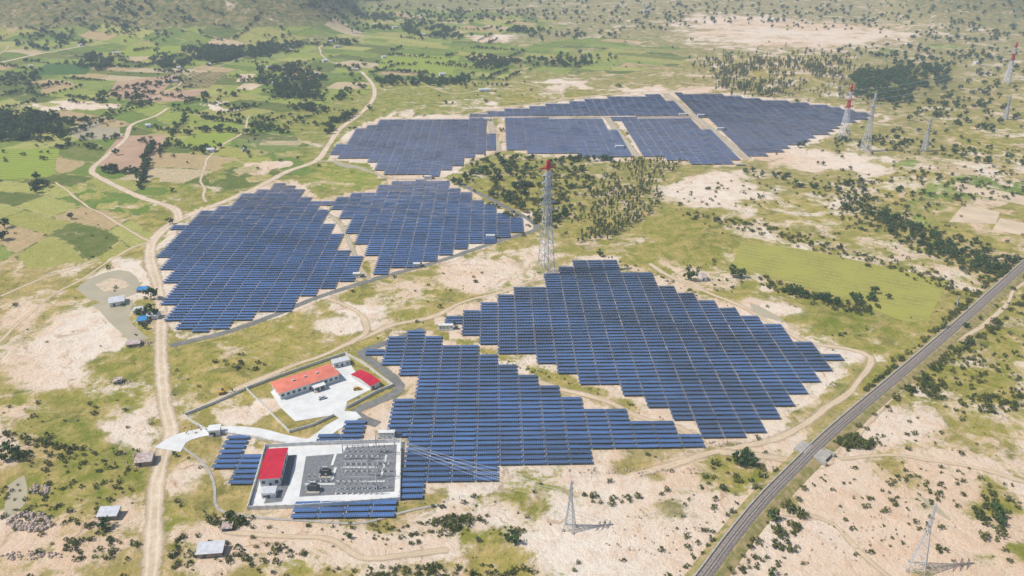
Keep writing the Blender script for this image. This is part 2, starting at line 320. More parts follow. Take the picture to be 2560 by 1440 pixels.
# ------------------------------------------------------------------ ribbons
zc=[.06]
ROADPTS=[]
def catmull(P,step=4.):
    P=[np.array(p,float) for p in P];P=[2*P[0]-P[1]]+P+[2*P[-1]-P[-2]];o=[]
    for i in range(1,len(P)-2):
        a,b,c,d=P[i-1:i+3];n=max(2,int(np.linalg.norm(c-b)/step))
        for j in range(n):
            s=j/n;o.append(.5*((2*b)+(-a+c)*s+(2*a-5*b+4*c-d)*s*s+(-a+3*b-3*c+d)*s**3))
    o.append(P[-2]);return np.array(o)
def ribbon(name,px,w,mat,jit=.08,z=None,step=4.):
    P=catmull([G(*p) for p in px],step);T=np.gradient(P,axis=0);T/=np.linalg.norm(T,axis=1)[:,None]+1e-9;N=np.stack([-T[:,1],T[:,0]],-1)
    if z is None: z=zc[0];zc[0]+=.006
    n=len(P);ww=np.interp(np.linspace(0,1,n),np.linspace(0,1,len(w)),w) if hasattr(w,'__len__') else np.full(n,w)
    r=random.Random(len(px)*31+int(px[0][0]))
    if mat is M['path']: ww=ww*(.6+.8*vnoise(P[:,0]/18.,P[:,1]/18.,5));P=P+N*((vnoise(P[:,0]/25.,P[:,1]/25.,9)-.5)*4)[:,None]
    if mat is M['dirt']: ww=ww*(.95+.4*vnoise(P[:,0]/25.,P[:,1]/25.,5))
    L=P+N*(ww/2*(1+np.array([r.uniform(-jit,jit) for _ in range(n)])))[:,None]
    R=P-N*(ww/2*(1+np.array([r.uniform(-jit,jit) for _ in range(n)])))[:,None]
    s=np.concatenate([[0],np.cumsum(np.linalg.norm(np.diff(P,axis=0),axis=1))])
    ROADPTS.append((P,ww.max()))
    v=[(a[0],a[1],z) for a in L]+[(a[0],a[1],z) for a in R];f=[(i,n+i,n+i+1,i+1) for i in range(n-1)]
    me=bpy.data.meshes.new(name);me.from_pydata(v,[],f);uv=me.uv_layers.new(name='UVMap')
    d=np.zeros((len(me.loops),2));li=np.array([l.vertex_index for l in me.loops])
    d[:,0]=s[li%n];d[:,1]=(li>=n);uv.data.foreach_set('uv',d.reshape(-1))
    me.materials.append(mat);o=bpy.data.objects.new(name,me);scene.collection.objects.link(o);return o
ribbon('dirt_road',[(372,1560),(376,1440),(384,1330),(388,1230),(408,1140),(428,1080),(415,1025),(406,950),(402,860),(403,780),(392,705),(376,655),(378,612),(402,580),(450,547),(540,512),(640,470),(720,428),(790,402),(822,362),(850,322),(900,285),(934,245),(932,212),(905,180)],[8,8,8,10,9,8,8,8,7,7],M['dirt'])
ribbon('dirt_road',[(448,548),(432,520),(345,490),(255,447),(230,425),(262,393),(312,348),(330,312),(388,290),(420,270)],[9,7,7,6,5],M['dirt'])
ribbon('dirt_road',[(-40,165),(150,125),(330,102),(600,92),(800,76),(1000,50),(1100,30),(1350,15),(1560,8),(1800,-4)],9,M['dirt'])
ribbon('dirt_road',[(905,180),(870,168),(820,150),(800,120),(830,95)],6,M['path'])
ribbon('dirt_path',[(360,255),(430,222),(480,190),(560,160),(620,140)],5,M['path'])
ribbon('dirt_path',[(-20,870),(60,800),(130,740),(210,695),(330,622),(378,604)],4,M['path'])
ribbon('dirt_path',[(140,455),(200,500),(270,545),(375,602)],4,M['path'])
ribbon('dirt_path',[(515,505),(505,450),(520,400),(560,360),(610,330),(620,290)],5,M['path'])
ribbon('dirt_path',[(0,135),(90,70),(200,60)],5,M['path'])
ribbon('dirt_path',[(0,740),(120,690),(250,650)],3,M['path'])
ribbon('service_road',[(425,864),(560,832),(680,790),(790,745),(930,700),(1100,652),(1250,602),(1325,580),(1342,568),(1320,547),(1240,505),(1180,475),(1128,446)],5.5,M['asph'])
ribbon('service_road',[(800,520),(850,560),(880,620),(900,670),(925,700)],4.5,M['gravroad'])
ribbon('service_road',[(790,402),(850,407),(925,430),(985,447),(1110,447)],4,M['gravroad'])
ribbon('dirt_road',[(455,1040),(530,1003),(610,968),(700,928),(790,895),(880,858),(980,815),(1080,795),(1150,760),(1260,728),(1380,680)],[7,7,7,6,5,4],M['path'])
ribbon('dirt_path',[(880,860),(915,830),(900,790),(850,760),(820,745)],6,M['path'])
ribbon('service_road',[(1058,822),(985,850),(905,880),(915,893),(965,930),(1000,965),(985,985),(925,1012),(892,1028),(905,1046),(945,1062)],6,M['asph'])
ribbon('perimeter_track',[(1620,660),(1730,715),(1850,765),(1960,825),(2030,858),(2120,872),(2172,892),(2165,930),(2100,1000),(2020,1055),(1940,1100),(1800,1128),(1700,1155),(1600,1185)],6,M['path'])
ribbon('perimeter_track',[(1210,905),(1290,930),(1370,960),(1450,985),(1530,1010),(1600,1045),(1700,1075),(1760,1115)],6,M['path'])
ribbon('far_service_road',[(1224,297),(1232,330),(1246,380)],9,M['gravroad'])
ribbon('far_service_road',[(1518,294),(1552,340),(1592,392)],10,M['gravroad'])
ribbon('far_service_road',[(1662,233),(1735,291),(1868,396)],12,M['gravroad'])
ribbon('far_service_road',[(1170,292.5),(1400,293),(1728,292.5)],3,M['asph'])
ribbon('dirt_road',[(1160,290),(1250,272),(1420,248),(1560,232),(1662,228),(1760,215),(1700,205)],9,M['path'])
ribbon('dirt_path',[(1065,215),(1150,235),(1280,205),(1400,235),(1380,260)],6,M['path'])
ribbon('dirt_path',[(2560,705),(2470,800),(2420,835),(2330,880),(2260,955),(2200,1030),(2150,1095)],5,M['path'])
ribbon('dirt_path',[(2100,1150),(2220,1135),(2330,1150),(2450,1170),(2600,1215)],5,M['path'])
ribbon('dirt_path',[(1960,1290),(2080,1310),(2180,1400),(2260,1480)],4,M['path'])
ribbon('dirt_path',[(1800,1130),(1900,1140),(2000,1160)],7,M['path'])
ribbon('dirt_path',[(1120,1380),(1000,1385),(900,1392),(820,1350),(700,1340),(560,1330)],4,M['path'])
ribbon('drain_channel',[(458,1120),(510,1160),(535,1210),(545,1272),(620,1292),(760,1302),(900,1308),(1020,1278),(1100,1262)],1.3,M['greyconc'],.02)
ribbon('concrete_road',[(418,1125),(450,1098),(500,1083),(560,1075),(640,1080),(720,1100),(778,1106),(830,1070),(885,1040)],[15,8,6.5,6.5,6.5,7,8,8],M['conc'],.01,.2)
# ------------------------------------------------------------------ flat sheets
def sheet(name,px,z,mat):
    me=bpy.data.meshes.new(name);me.from_pydata([(*G(*p),z) for p in px],[],[tuple(range(len(px)))]);me.materials.append(mat)
    o=bpy.data.objects.new(name,me);scene.collection.objects.link(o);return o
def cropmat(name,c1,c2,ang,sp,k=.76,dots=False):
    t=NT(name);s=t.node('ShaderNodeSeparateXYZ');t.l.new(t.pos(),s.inputs[0])
    a=math.radians(ang);d=t.math('ADD',t.math('MULTIPLY',s.outputs[0],math.cos(a)),t.math('MULTIPLY',s.outputs[1],math.sin(a)))
    n=t.noise(.05,6,.6);n2=t.noise(.5,4,.7)
    w=t.math('SINE',t.math('ADD',t.math('MULTIPLY',d,2*math.pi/sp),t.math('MULTIPLY',n2,2.)))
    f=t.mr(w,-.2,.9)
    if dots: f=t.math('MULTIPLY',t.math('MULTIPLY',f,t.mr(n2,.44,.62)),.6)
    f=t.math('MULTIPLY',f,t.mr(n,.38,.6,.15,1))
    base=t.mix(t.mr(n,.35,.65),s2l(c1,k),tuple(x*.8 for x in s2l(c1,k)))
    if dots: base=t.mix(t.mr(n2,.4,.7,0,.4),base,s2l((150,156,70),k))
    return t.bsdf(t.mix(f,base,s2l(c2,k)),.95,.1)
M['cropY']=cropmat('yellow_crop_rows',(176,172,84),(216,204,146),62,6,k=.74,dots=True)
M['cropB']=cropmat('ploughed_soil',(202,170,142),(188,156,128),75,5)
M['cropD']=cropmat('orchard_rows',(158,144,98),(92,100,62),35,8)
M['cropG']=cropmat('green_crop',(76,112,54),(98,130,66),10,9)
M['cropP']=cropmat('fallow_pale',(228,206,176),(214,194,162),20,9)
M['cropL']=cropmat('light_green_crop',(148,168,64),(170,176,84),80,7)
z=[.03]
for nm,px,m in [
('crop_field',[(1852,604),(2000,622),(2160,655),(2372,702),(2335,770),(2318,802),(2270,806),(2100,745),(1960,700),(1828,668)],'cropY'),
('ploughed_field',[(300,340),(416,336),(402,375),(352,432),(300,428),(242,412),(265,380)],'cropB'),
('orchard_field',[(478,181),(572,180),(520,220),(432,218)],'cropD'),
('ploughed_field',[(290,205),(450,185),(420,215),(380,252),(330,250),(270,238)],'cropB'),
('orchard_field',[(405,228),(520,222),(470,252),(380,255)],'cropB'),
('crop_field',[(120,158),(235,160),(215,186),(70,188)],'cropG'),
('crop_field',[(495,330),(592,330),(575,362),(505,375),(440,360)],'cropL'),
('crop_field',[(0,372),(150,372),(130,440),(0,450)],'cropL'),
('crop_field',[(330,100),(480,108),(420,140),(300,142)],'cropL'),
('crop_field',[(960,140),(1150,140),(1130,185),(940,175)],'cropL'),
('fallow_field',[(2410,510),(2500,530),(2490,560),(2372,555)],'cropP'),
('fallow_field',[(2500,545),(2620,570),(2620,600),(2480,575)],'cropP'),
('fallow_field',[(2390,455),(2640,505),(2640,530),(2380,475)],'cropP'),
('fallow_field',[(600,185),(640,185),(620,203),(590,205)],'cropP'),
('fallow_field',[(610,208),(660,210),(630,225),(590,222)],'cropP'),
]:
    sheet(nm,px,z[0],M[m]);z[0]+=.004
def blob(px,n=5,seed=1):
    P=catmull(px+[px[0]],18)[:-1];r=random.Random(seed);return [(p[0]+r.uniform(-n,n),p[1]+r.uniform(-n*.6,n*.6)) for p in P]
for i,px in enumerate([[(188,722),(235,692),(300,674),(340,692),(345,722),(322,742),(270,752),(225,748)],[(232,762),(275,752),(330,750),(322,790),(350,830),(375,845),(330,850),(290,820)],[(180,318),(230,300),(260,318),(300,320),(285,345),(220,350),(180,338)],[(20,1215),(60,1190),(70,1240),(30,1290),(10,1280)],[(2290,1235),(2350,1290),(2380,1300),(2330,1255)],[(830,404),(880,410),(925,425),(860,418)],[(1870,755),(1920,775),(1960,800),(1900,790)]]):
    sheet('muddy_pond',blob(px,3,i),.04+.003*i,M['mud'])
sheet('sand_islet',blob([(238,712),(275,698),(318,704),(312,722),(262,728)],3,44),.075,M['sand'])
# ------------------------------------------------------------------ solar arrays
t=NT('photovoltaic_panels');u,v=t.uv()
fu=t.math('FRACT',u);fv=t.math('FRACT',v)
du=t.math('ABSOLUTE',t.math('SUBTRACT',fu,.5));dv=t.math('ABSOLUTE',t.math('SUBTRACT',fv,.5))
lu=t.mr(du,.445,.465);lv=t.mr(dv,.455,.475);line=t.math('MAXIMUM',lu,lv)
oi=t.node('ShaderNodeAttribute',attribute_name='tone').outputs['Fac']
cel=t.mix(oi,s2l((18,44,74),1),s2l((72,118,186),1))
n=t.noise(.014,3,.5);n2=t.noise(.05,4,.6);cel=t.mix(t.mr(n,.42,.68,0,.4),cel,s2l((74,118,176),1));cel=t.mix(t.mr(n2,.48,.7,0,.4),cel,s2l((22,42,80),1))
colr=t.mix(t.math('MULTIPLY',line,.8),cel,s2l((190,204,222),.72))
t.bsdf(colr,.3,.3);M['pv']=t.m
M['pvside']=simple('aluminium_frame',(110,116,126),.5,.1,.6,metal=.4)
M['pvback']=simple('panel_backsheet',(60,66,78),.8,.1,.6)
def solar(name,px,tone,pitch=3.9,depth=3.25,tab=11.,gap=.4,group=3):
    W=[G(*p) for p in px];rot=math.radians(1.2);co,si=math.cos(rot),math.sin(rot)
    L=[(x*co+y*si,-x*si+y*co) for x,y in W];ys=[p[1] for p in L];near=min(ys)<620
    if min(ys)>760: group=4;pitch=3.7;depth=3.4
    y=math.floor(min(ys)/pitch)*pitch+pitch/2;tl=math.radians(8)
    verts=[];faces=[];uvs=[];mi=[];tn=[];r=random.Random(name+str(px[0]))
    zl=.9;zh=zl+depth*math.sin(tl);dd=depth*math.cos(tl)
    step=tab+gap
    while y<max(ys):
        gi=math.floor(y/pitch/group);yc=(gi+.5)*pitch*group
        if max(ys)-min(ys)<pitch*group*2: yc=y
        yc=min(max(yc,min(ys)+.6),max(ys)-.6)
        xs=[]
        for i in range(len(L)):
            x1,y1=L[i];x2,y2=L[(i+1)%len(L)]
            if (y1>yc)!=(y2>yc): xs.append(x1+(x2-x1)*(yc-y1)/(y2-y1))
        xs.sort()
        for a,b in zip(xs[::2],xs[1::2]):
            i0=math.ceil(a/step-.42);i1=math.floor(b/step+.42)
            if i1<=i0 and b-a>3: i1=i0+1
            for i in range(i0,i1):
                x0=i*step;x1=x0+tab;jz=r.uniform(-.08,.08);jt=r.uniform(-.10,.10);yj=r.uniform(-.12,.12)
                ya=y-dd/2+yj;yb=y+dd/2+yj
                P=[(x0,ya,zh+jz+jt),(x1,ya,zh+jz-jt),(x1,yb,zl+jz-jt),(x0,yb,zl+jz+jt)]
                b0=len(verts)
                for zz in (0,-.12):
                    for p in P: verts.append((p[0]*co-p[1]*si,p[0]*si+p[1]*co,p[2]+zz))
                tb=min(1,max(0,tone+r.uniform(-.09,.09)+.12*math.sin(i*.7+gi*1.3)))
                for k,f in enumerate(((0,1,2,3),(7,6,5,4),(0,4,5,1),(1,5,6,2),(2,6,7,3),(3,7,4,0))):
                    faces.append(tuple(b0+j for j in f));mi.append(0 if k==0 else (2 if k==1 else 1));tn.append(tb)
                    uvs+= [(0,0),(11,0),(11,2),(0,2)] if k==0 else [(.5,.5)]*4
                if near:
                  for fx in (.15,.85):
                    xm=x0+tab*fx
                    for (yy,zt) in ((ya+.5,zh-.25),):
                        b0=len(verts);w=.08
                        for (ax,ay) in ((xm-w,yy-w),(xm+w,yy-w),(xm+w,yy+w),(xm-w,yy+w)):
                            X_=ax*co-ay*si;Y_=ax*si+ay*co;verts.append((X_,Y_,0));verts.append((X_,Y_,zt))
                        for k in range(4):
                            j=(k+1)%4;faces.append((b0+2*k,b0+2*j,b0+2*j+1,b0+2*k+1));mi.append(1);tn.append(0);uvs+=[(.5,.5)]*4
        y+=pitch
    me=bpy.data.meshes.new(name);me.from_pydata(verts,[],faces)
    uv=me.uv_layers.new(name='UVMap');uv.data.foreach_set('uv',np.array(uvs,np.float32).reshape(-1))
    for m in('pv','pvside','pvback'): me.materials.append(M[m])
    me.polygons.foreach_set('material_index',mi)
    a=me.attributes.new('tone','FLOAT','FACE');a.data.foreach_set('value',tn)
    o=bpy.data.objects.new(name,me);scene.collection.objects.link(o);return len(faces)
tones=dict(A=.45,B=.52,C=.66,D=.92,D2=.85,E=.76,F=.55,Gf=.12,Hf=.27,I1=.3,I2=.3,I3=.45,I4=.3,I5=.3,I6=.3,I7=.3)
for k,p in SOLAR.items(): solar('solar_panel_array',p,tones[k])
# ------------------------------------------------------------------ buildings
def building(name,fl,fr,depth,h,wallm,roofm,roof='hip',rise=1.2,over=.6,win=0,door=True,base=.2):
    a=np.array(G(*fl));b=np.array(G(*fr));d=b-a;L=np.linalg.norm(d);rz=math.atan2(d[1],d[0])
    e=empty(name,(a[0],a[1],0),rz)
    m=MB();m.box((L/2,depth/2,h/2),(L,depth,h),wallm);m.box((L/2,depth/2,base/2),(L+.8,depth+.8,base),M['greyconc']);m.obj('walls',e)
    r=MB();o=over;x0,x1,y0,y1=-o,L+o,-o,depth+o;zt=h+.05
    r.box((L/2,depth/2,zt+.08),(L+2*o,depth+2*o,.16),wallm);zb=zt+.17
    if roof=='hip':
        i=depth/2+o;A=(x0,y0,zb),(x1,y0,zb),(x1,y1,zb),(x0,y1,zb);R1=(x0+i,depth/2,zb+rise);R2=(x1-i,depth/2,zb+rise)
        r.quadf([A[0],A[1],R2,R1],roofm);r.quadf([A[2],A[3],R1,R2],roofm);r.quadf([A[1],A[2],R2],roofm);r.quadf([A[3],A[0],R1],roofm)
    elif roof=='gable':
        R1=(x0,depth/2,zb+rise);R2=(x1,depth/2,zb+rise);A=(x0,y0,zb),(x1,y0,zb),(x1,y1,zb),(x0,y1,zb)
        r.quadf([A[0],A[1],R2,R1],roofm);r.quadf([A[2],A[3],R1,R2],roofm);r.quadf([A[1],A[2],R2],wallm);r.quadf([A[3],A[0],R1],wallm)
    elif roof=='shed':
        r.quadf([(x0,y0,zb),(x1,y0,zb),(x1,y1,zb+rise),(x0,y1,zb+rise)],roofm)
        r.quadf([(x1,y0,zb),(x1,y1,zb),(x1,y1,zb+rise)],roofm);r.quadf([(x0,y1,zb),(x0,y0,zb),(x0,y1,zb+rise)],roofm);r.quadf([(x1,y1,zb),(x0,y1,zb),(x0,y1,zb+rise),(x1,y1,zb+rise)],wallm)
    else:
        r.box((L/2,depth/2,zb+.2),(L+2*o-.3,depth+2*o-.3,.4),roofm)
    r.obj('roof',e)
    w=MB()
    for i in range(win):
        x=L*(i+.5)/win
        if door and i==win//2: continue
        for y_ in(-.01,depth+.01): w.box((x,y_,h*.55),(min(1.6,L/win*.55),.08,h*.36),M['glass'])
    nside=max(1,int(depth/4)) if win else 0
    for i in range(nside):
        y_=depth*(i+.5)/nside
        for x in(-.01,L+.01): w.box((x,y_,h*.55),(.08,1.4,h*.36),M['glass'])
    if win: w.obj('windows',e)
    dd=MB();dd.box((L/2 if win else L*.3,-.03,1.1),(1.2,.1,2.2),M['darkp']);dd.obj('door',e)
    return e,L
e,L=building('control_office_building',(702,1000),(848,952),12.5,4.4,M['white'],M['orange'],'hip',1.0,.8,win=11)
p=MB();p.box((L*.62,-2.2,3.2),(7,4.4,.35),M['white']);[p.box((L*.62+a,-4.0,1.5),(.4,.4,3.),M['white']) for a in(-3,0,3)];p.box((L*.62,-2.2,.12),(7.5,5,.24),M['greyconc']);p.obj('entrance_porch',e)
p=MB();[p.box((L*f,6.2,5.9),(1.4,1.,.8),M['steel']) for f in(.3,.5,.7)];p.obj('roof_units',e)
building('storage_building',(927,976),(949,965),17,3.0,M['white'],M['redroof'],'gable',1.0,.6,win=0)
building('pump_house',(836,922),(876,912),5,3,M['white'],M['tin'],'flat',.3,.3,win=3)
building('guard_house',(523,1092),(551,1089),4.5,3.2,M['white'],M['white'],'flat',.3,.5,win=2)
e,L=building('switchgear_building',(652,1218),(702,1215),22,4.8,M['white'],M['redroof'],'gable',1.,.5,win=3)
w=MB();[w.box((L+.03,y_,2.9),(.1,1.4,1.2),M['glass']) for y_ in (2,5,8,11,14,17)];w.obj('side_windows',e)
building('equipment_kiosk',(655,1248),(690,1246),5,2.6,M['white'],M['tin'],'flat',.3,.2,win=2)
building('tin_roof_shed',(340,1168),(380,1164),7,2.6,M['brickw'],M['rust'],'gable',1.0,.5)
building('tin_roof_shed',(246,1302),(292,1300),5,2.4,M['brickw'],M['tin'],'shed',.8,.5)
building('tin_roof_shed',(494,1397),(556,1392),5.5,2.4,M['brickw'],M['tin'],'shed',.9,.5)
building('tin_roof_shed',(275,768),(312,762),9,3,M['white'],M['tin'],'gable',.9,.5)
building('blue_roof_shed',(345,812),(366,810),5,2.6,M['brickw'],M['blue'],'shed',.8,.4)
building('blue_roof_shed',(342,732),(368,731),5,1.8,M['brickw'],M['blue'],'shed',.5,.3)
building('tin_roof_shed',(368,800),(396,798),6,2.6,M['white'],M['tin'],'gable',.8,.4)
building('tin_roof_shed',(334,786),(360,785),6,2.6,M['white'],M['tin'],'gable',.8,.4)
building('tin_roof_shed',(318,870),(350,866),5,2.,M['brickw'],M['rust'],'shed',.6,.4)
building('tin_roof_shed',(284,962),(304,960),4,1.6,M['brickw'],M['rust'],'shed',.5,.3)
building('wooden_hut',(555,1330),(580,1328),3.5,1.6,M['darkp'],M['rust'],'shed',.4,.3)
farm=[(412,208,32),(1198,230,28),(680,212,12),(870,178,26),(518,382,18),(770,278,22),(1100,190,14),(838,120,14),(1610,30,12),(365,320,12),(606,380,10),(1755,704,12),(2440,160,12),(1035,210,10),(250,30,10),(1700,40,10)]
for _ in range(34): farm.append((random.uniform(20,1200),random.uniform(45,190),random.uniform(7,14)))
for (u_,v_,wd) in farm:
    building('farmhouse',(u_,v_),(u_+wd,v_-1),7,3.2,M['white'],random.choice([M['tin'],M['rust'],M['tin'],M['tin']]),'gable',1.2,.5)
def inverter(u_,v_,wm=6.,rz=0.02):
    x,y=G(u_,v_);e=empty('inverter_station',(x,y,0),rz)
    m=MB();m.box((0,0,.25),(wm+1.2,3.6,.5),M['greyconc']);m.box((0,0,1.9),(wm,2.5,2.8),M['white']);m.box((0,0,3.36),(wm+.2,2.7,.12),M['conc']);m.obj('cabin',e)
    d=MB();[d.box((a*wm/4.5,-1.27,1.8),(wm/6,.06,2.1),M['greyconc']) for a in(-1.6,-.5,.6)];d.box((wm*.38,-1.28,2.2),(wm/8,.08,.9),M['darkp']);d.obj('doors',e)
    tr=MB();tr.box((wm/2+2.,0,1.3),(2.2,1.8,1.8),M['darkp']);[tr.strut((wm/2+1.4+i*.6,0,2.2),(wm/2+1.4+i*.6,0,2.8),.2,M['insul']) for i in range(3)];tr.box((wm/2+2,0,.2),(3,2.6,.4),M['greyconc']);tr.obj('step_up_transformer',e)
for a in [(1070,448,7),(1226,597,7),(892,693,5),(1115,823,9),(968,1092,8),(1216,302,7),(1706,290,9),(1752,292,9),(1800,326,9),(1548,371,9),(1042,668,5)]: inverter(*a)
def wall(name,px,h,mat,th=.2,post=4.,pm=None,ph=.3):
    m=MB();pts=[np.array(G(*p)) for p in px]
    for a,b in zip(pts[:-1],pts[1:]):
        d=b-a;L=np.linalg.norm(d);rz=math.atan2(d[1],d[0]);c=(a+b)/2;m.box((c[0],c[1],h/2),(L,th,h),mat,rz)
        n=max(1,int(L/post))
        for i in range(n): q=a+d*i/n;m.box((q[0],q[1],(h+ph)/2),(.5,.5,h+ph),pm or mat,rz)
    m.obj(name)
wall('compound_wall',[(612,975),(700,942),(862,886),(905,908),(982,966),(950,978),(866,1022)],1.7,M['concwall'],.3,post=3)
wall('compound_wall',[(616,974),(652,1010),(724,1082),(780,1066),(836,1040)],1.6,M['concwall'],.3,post=3)
wall('compound_wall',[(460,1040),(540,1008),(612,975)],1.6,M['concwall'],.3,post=3)
wall('compound_wall',[(460,1040),(480,1056),(515,1076)],1.6,M['concwall'],.3,post=3)
wall('compound_wall',[(552,1082),(600,1090),(722,1112)],1.2,M['concwall'],.3,post=3)
wall('substation_wall',[(664,1120),(620,1275),(760,1270),(1000,1252),(1003,1106),(800,1112),(664,1120)],2.2,M['concwall'],.3,post=4)
sheet('courtyard_pavement',[(676,980),(820,928),(850,900),(868,896),(885,925),(926,975),(868,1004),(862,1028),(835,1038),(738,1054),(700,1018)],.21,M['conc'])
sheet('courtyard_pavement',[(835,1038),(858,1028),(890,1030),(905,1045),(860,1052)],.19,M['conc'])
sheet('substation_pavement',[(668,1118),(1001,1107),(998,1251),(624,1272)],.22,M['conc'])
sheet('gravel_yard',[(765,1142),(860,1134),(864,1120),(992,1112),(986,1230),(748,1243)],.27,M['gravel'])
sheet('gravel_yard',[(700,1150),(712,1140),(740,1138),(722,1215),(705,1255),(660,1260)],.27,M['gravel'])
def fence(px):
    m=MB();P=catmull([G(*p) for p in px],4.)
    for a,b in zip(P[:-1],P[1:]):
        m.strut((a[0],a[1],0),(a[0],a[1],1.9),.14,M['greyconc'])
        for zz in(.6,1.2,1.8): m.strut((a[0],a[1],zz),(b[0],b[1],zz),.03,M['steel'],n=3)
    m.obj('perimeter_fence')
fence([(2040,872),(2110,884),(2150,905),(2140,935),(2080,1000),(2000,1055),(1920,1098),(1780,1118),(1690,1142),(1560,1165),(1500,1190),(1380,1192),(1320,1175),(1245,1182),(1240,1232),(1095,1255)])
fence([(1350,576),(1240,612),(1100,664),(930,712),(790,757),(680,802),(560,843),(425,878)])
# switchyard
def gantry(u_,v_,span,h,rz=0):
    x,y=G(u_,v_);m=MB()
    for s in(-span/2,span/2):
        for dy_ in(-1,1): m.strut((s,dy_*1.1,0),(s,0,h),.28,M['steel'])
        for i in range(5):
            z0=h*i/5;w=1.1*(1-i/5);m.strut((s,-w,z0),(s,w*.8,z0+h/5),.12,M['steel'])
        m.strut((s,0,h),(s,0,h+2.5),.15,M['steel'])
    for dz_ in(0,-.8):
        m.strut((-span/2,0,h+dz_),(span/2,0,h+dz_),.26,M['steel'])
    n=int(span/1.5)
    for i in range(n): a=-span/2+span*i/n;m.strut((a,0,h if i%2 else h-.8),(a+span/n,0,h-.8 if i%2 else h),.1,M['steel'])
    for a in(-span*.3,0,span*.3): m.strut((a,0,h-.8),(a,-.3,h-2.3),.25,M['insul'])
    m.obj('substation_gantry',None,(x,y,.27),rz)
for a in [(890,1150,12,9),(890,1192,12,9),(965,1135,9,11),(965,1195,9,10),(905,1222,14,7)]: gantry(*a)
def bay(u_,v_,n,sp,h,kind):
    x,y=G(u_,v_);m=MB()
    for i in range(n):
        a=i*sp
        m.box((a,0,.25),(.9,.9,.5),M['conc']);m.strut((a,0,.5),(a,0,h),.26,M['steel'])
        if kind==0:
            m.strut((a-.8,0,h),(a+.8,0,h),.2,M['steel']);[m.strut((a+s,0,h),(a+s,0,h+1.5),.28,M['steel'],.2,6) for s in(-.7,.7)];m.strut((a-.7,0,h+1.5),(a+.7,0,h+1.5),.14,M['steel'])
        else:
            m.box((a,0,h*.6),(.8,.6,.9),M['steel']);m.strut((a,0,h),(a,0,h+1.8),.34,M['insul'],.2,6);m.strut((a,0,h+1.8),(a,0,h+2.),.6,M['steel'],.6,6)
    m.obj('circuit_breaker_row' if kind else 'disconnector_row',None,(x,y,.27))
for i,(u_,v_,n) in enumerate([(865,1142,7),(865,1162,7),(865,1180,7),(775,1205,4),(845,1205,6),(850,1224,7),(945,1160,3),(945,1180,3),(940,1220,3),(870,1130,8),(840,1236,9)]): bay(u_,v_,n,2.6,2.4,i%2)
m=MB()
for (u_,v_,lx,ly) in [(835,1150,1.2,9),(835,1185,1.2,9),(900,1170,18,1.),(930,1205,12,1.),(800,1212,14,1.),(960,1165,1.,16)]:
    x,y=G(u_,v_);m.box((x,y,.38),(lx,ly,.2),M['conc'])
m.obj('cable_trench_covers')
for (u_,v_) in [(785,1228),(815,1190)]:
    x,y=G(u_,v_);e=empty('power_transformer',(x,y,.27))
    m=MB();m.box((0,0,.3),(6,5,.6),M['greyconc']);m.box((0,0,2.1),(3.6,2.2,3.),M['darkp']);m.obj('tank',e)
    m=MB();[m.box((-2.3+0*i,-1+.4*i,1.9),(.7,.1,2.2),M['darkp']) for i in range(6)];[m.box((2.3,-1+.4*i,1.9),(.7,.1,2.2),M['darkp']) for i in range(6)];m.obj('radiators',e)
    m=MB();[m.strut((-1.1+1.1*i,0,3.6),(-1.3+1.3*i,-.3,5.4),.34,M['insul'],.18,6) for i in range(3)];m.strut((-1.5,.8,4.3),(1.,.8,4.3),.7,M['steel'],.7,8);m.obj('bushings',e)
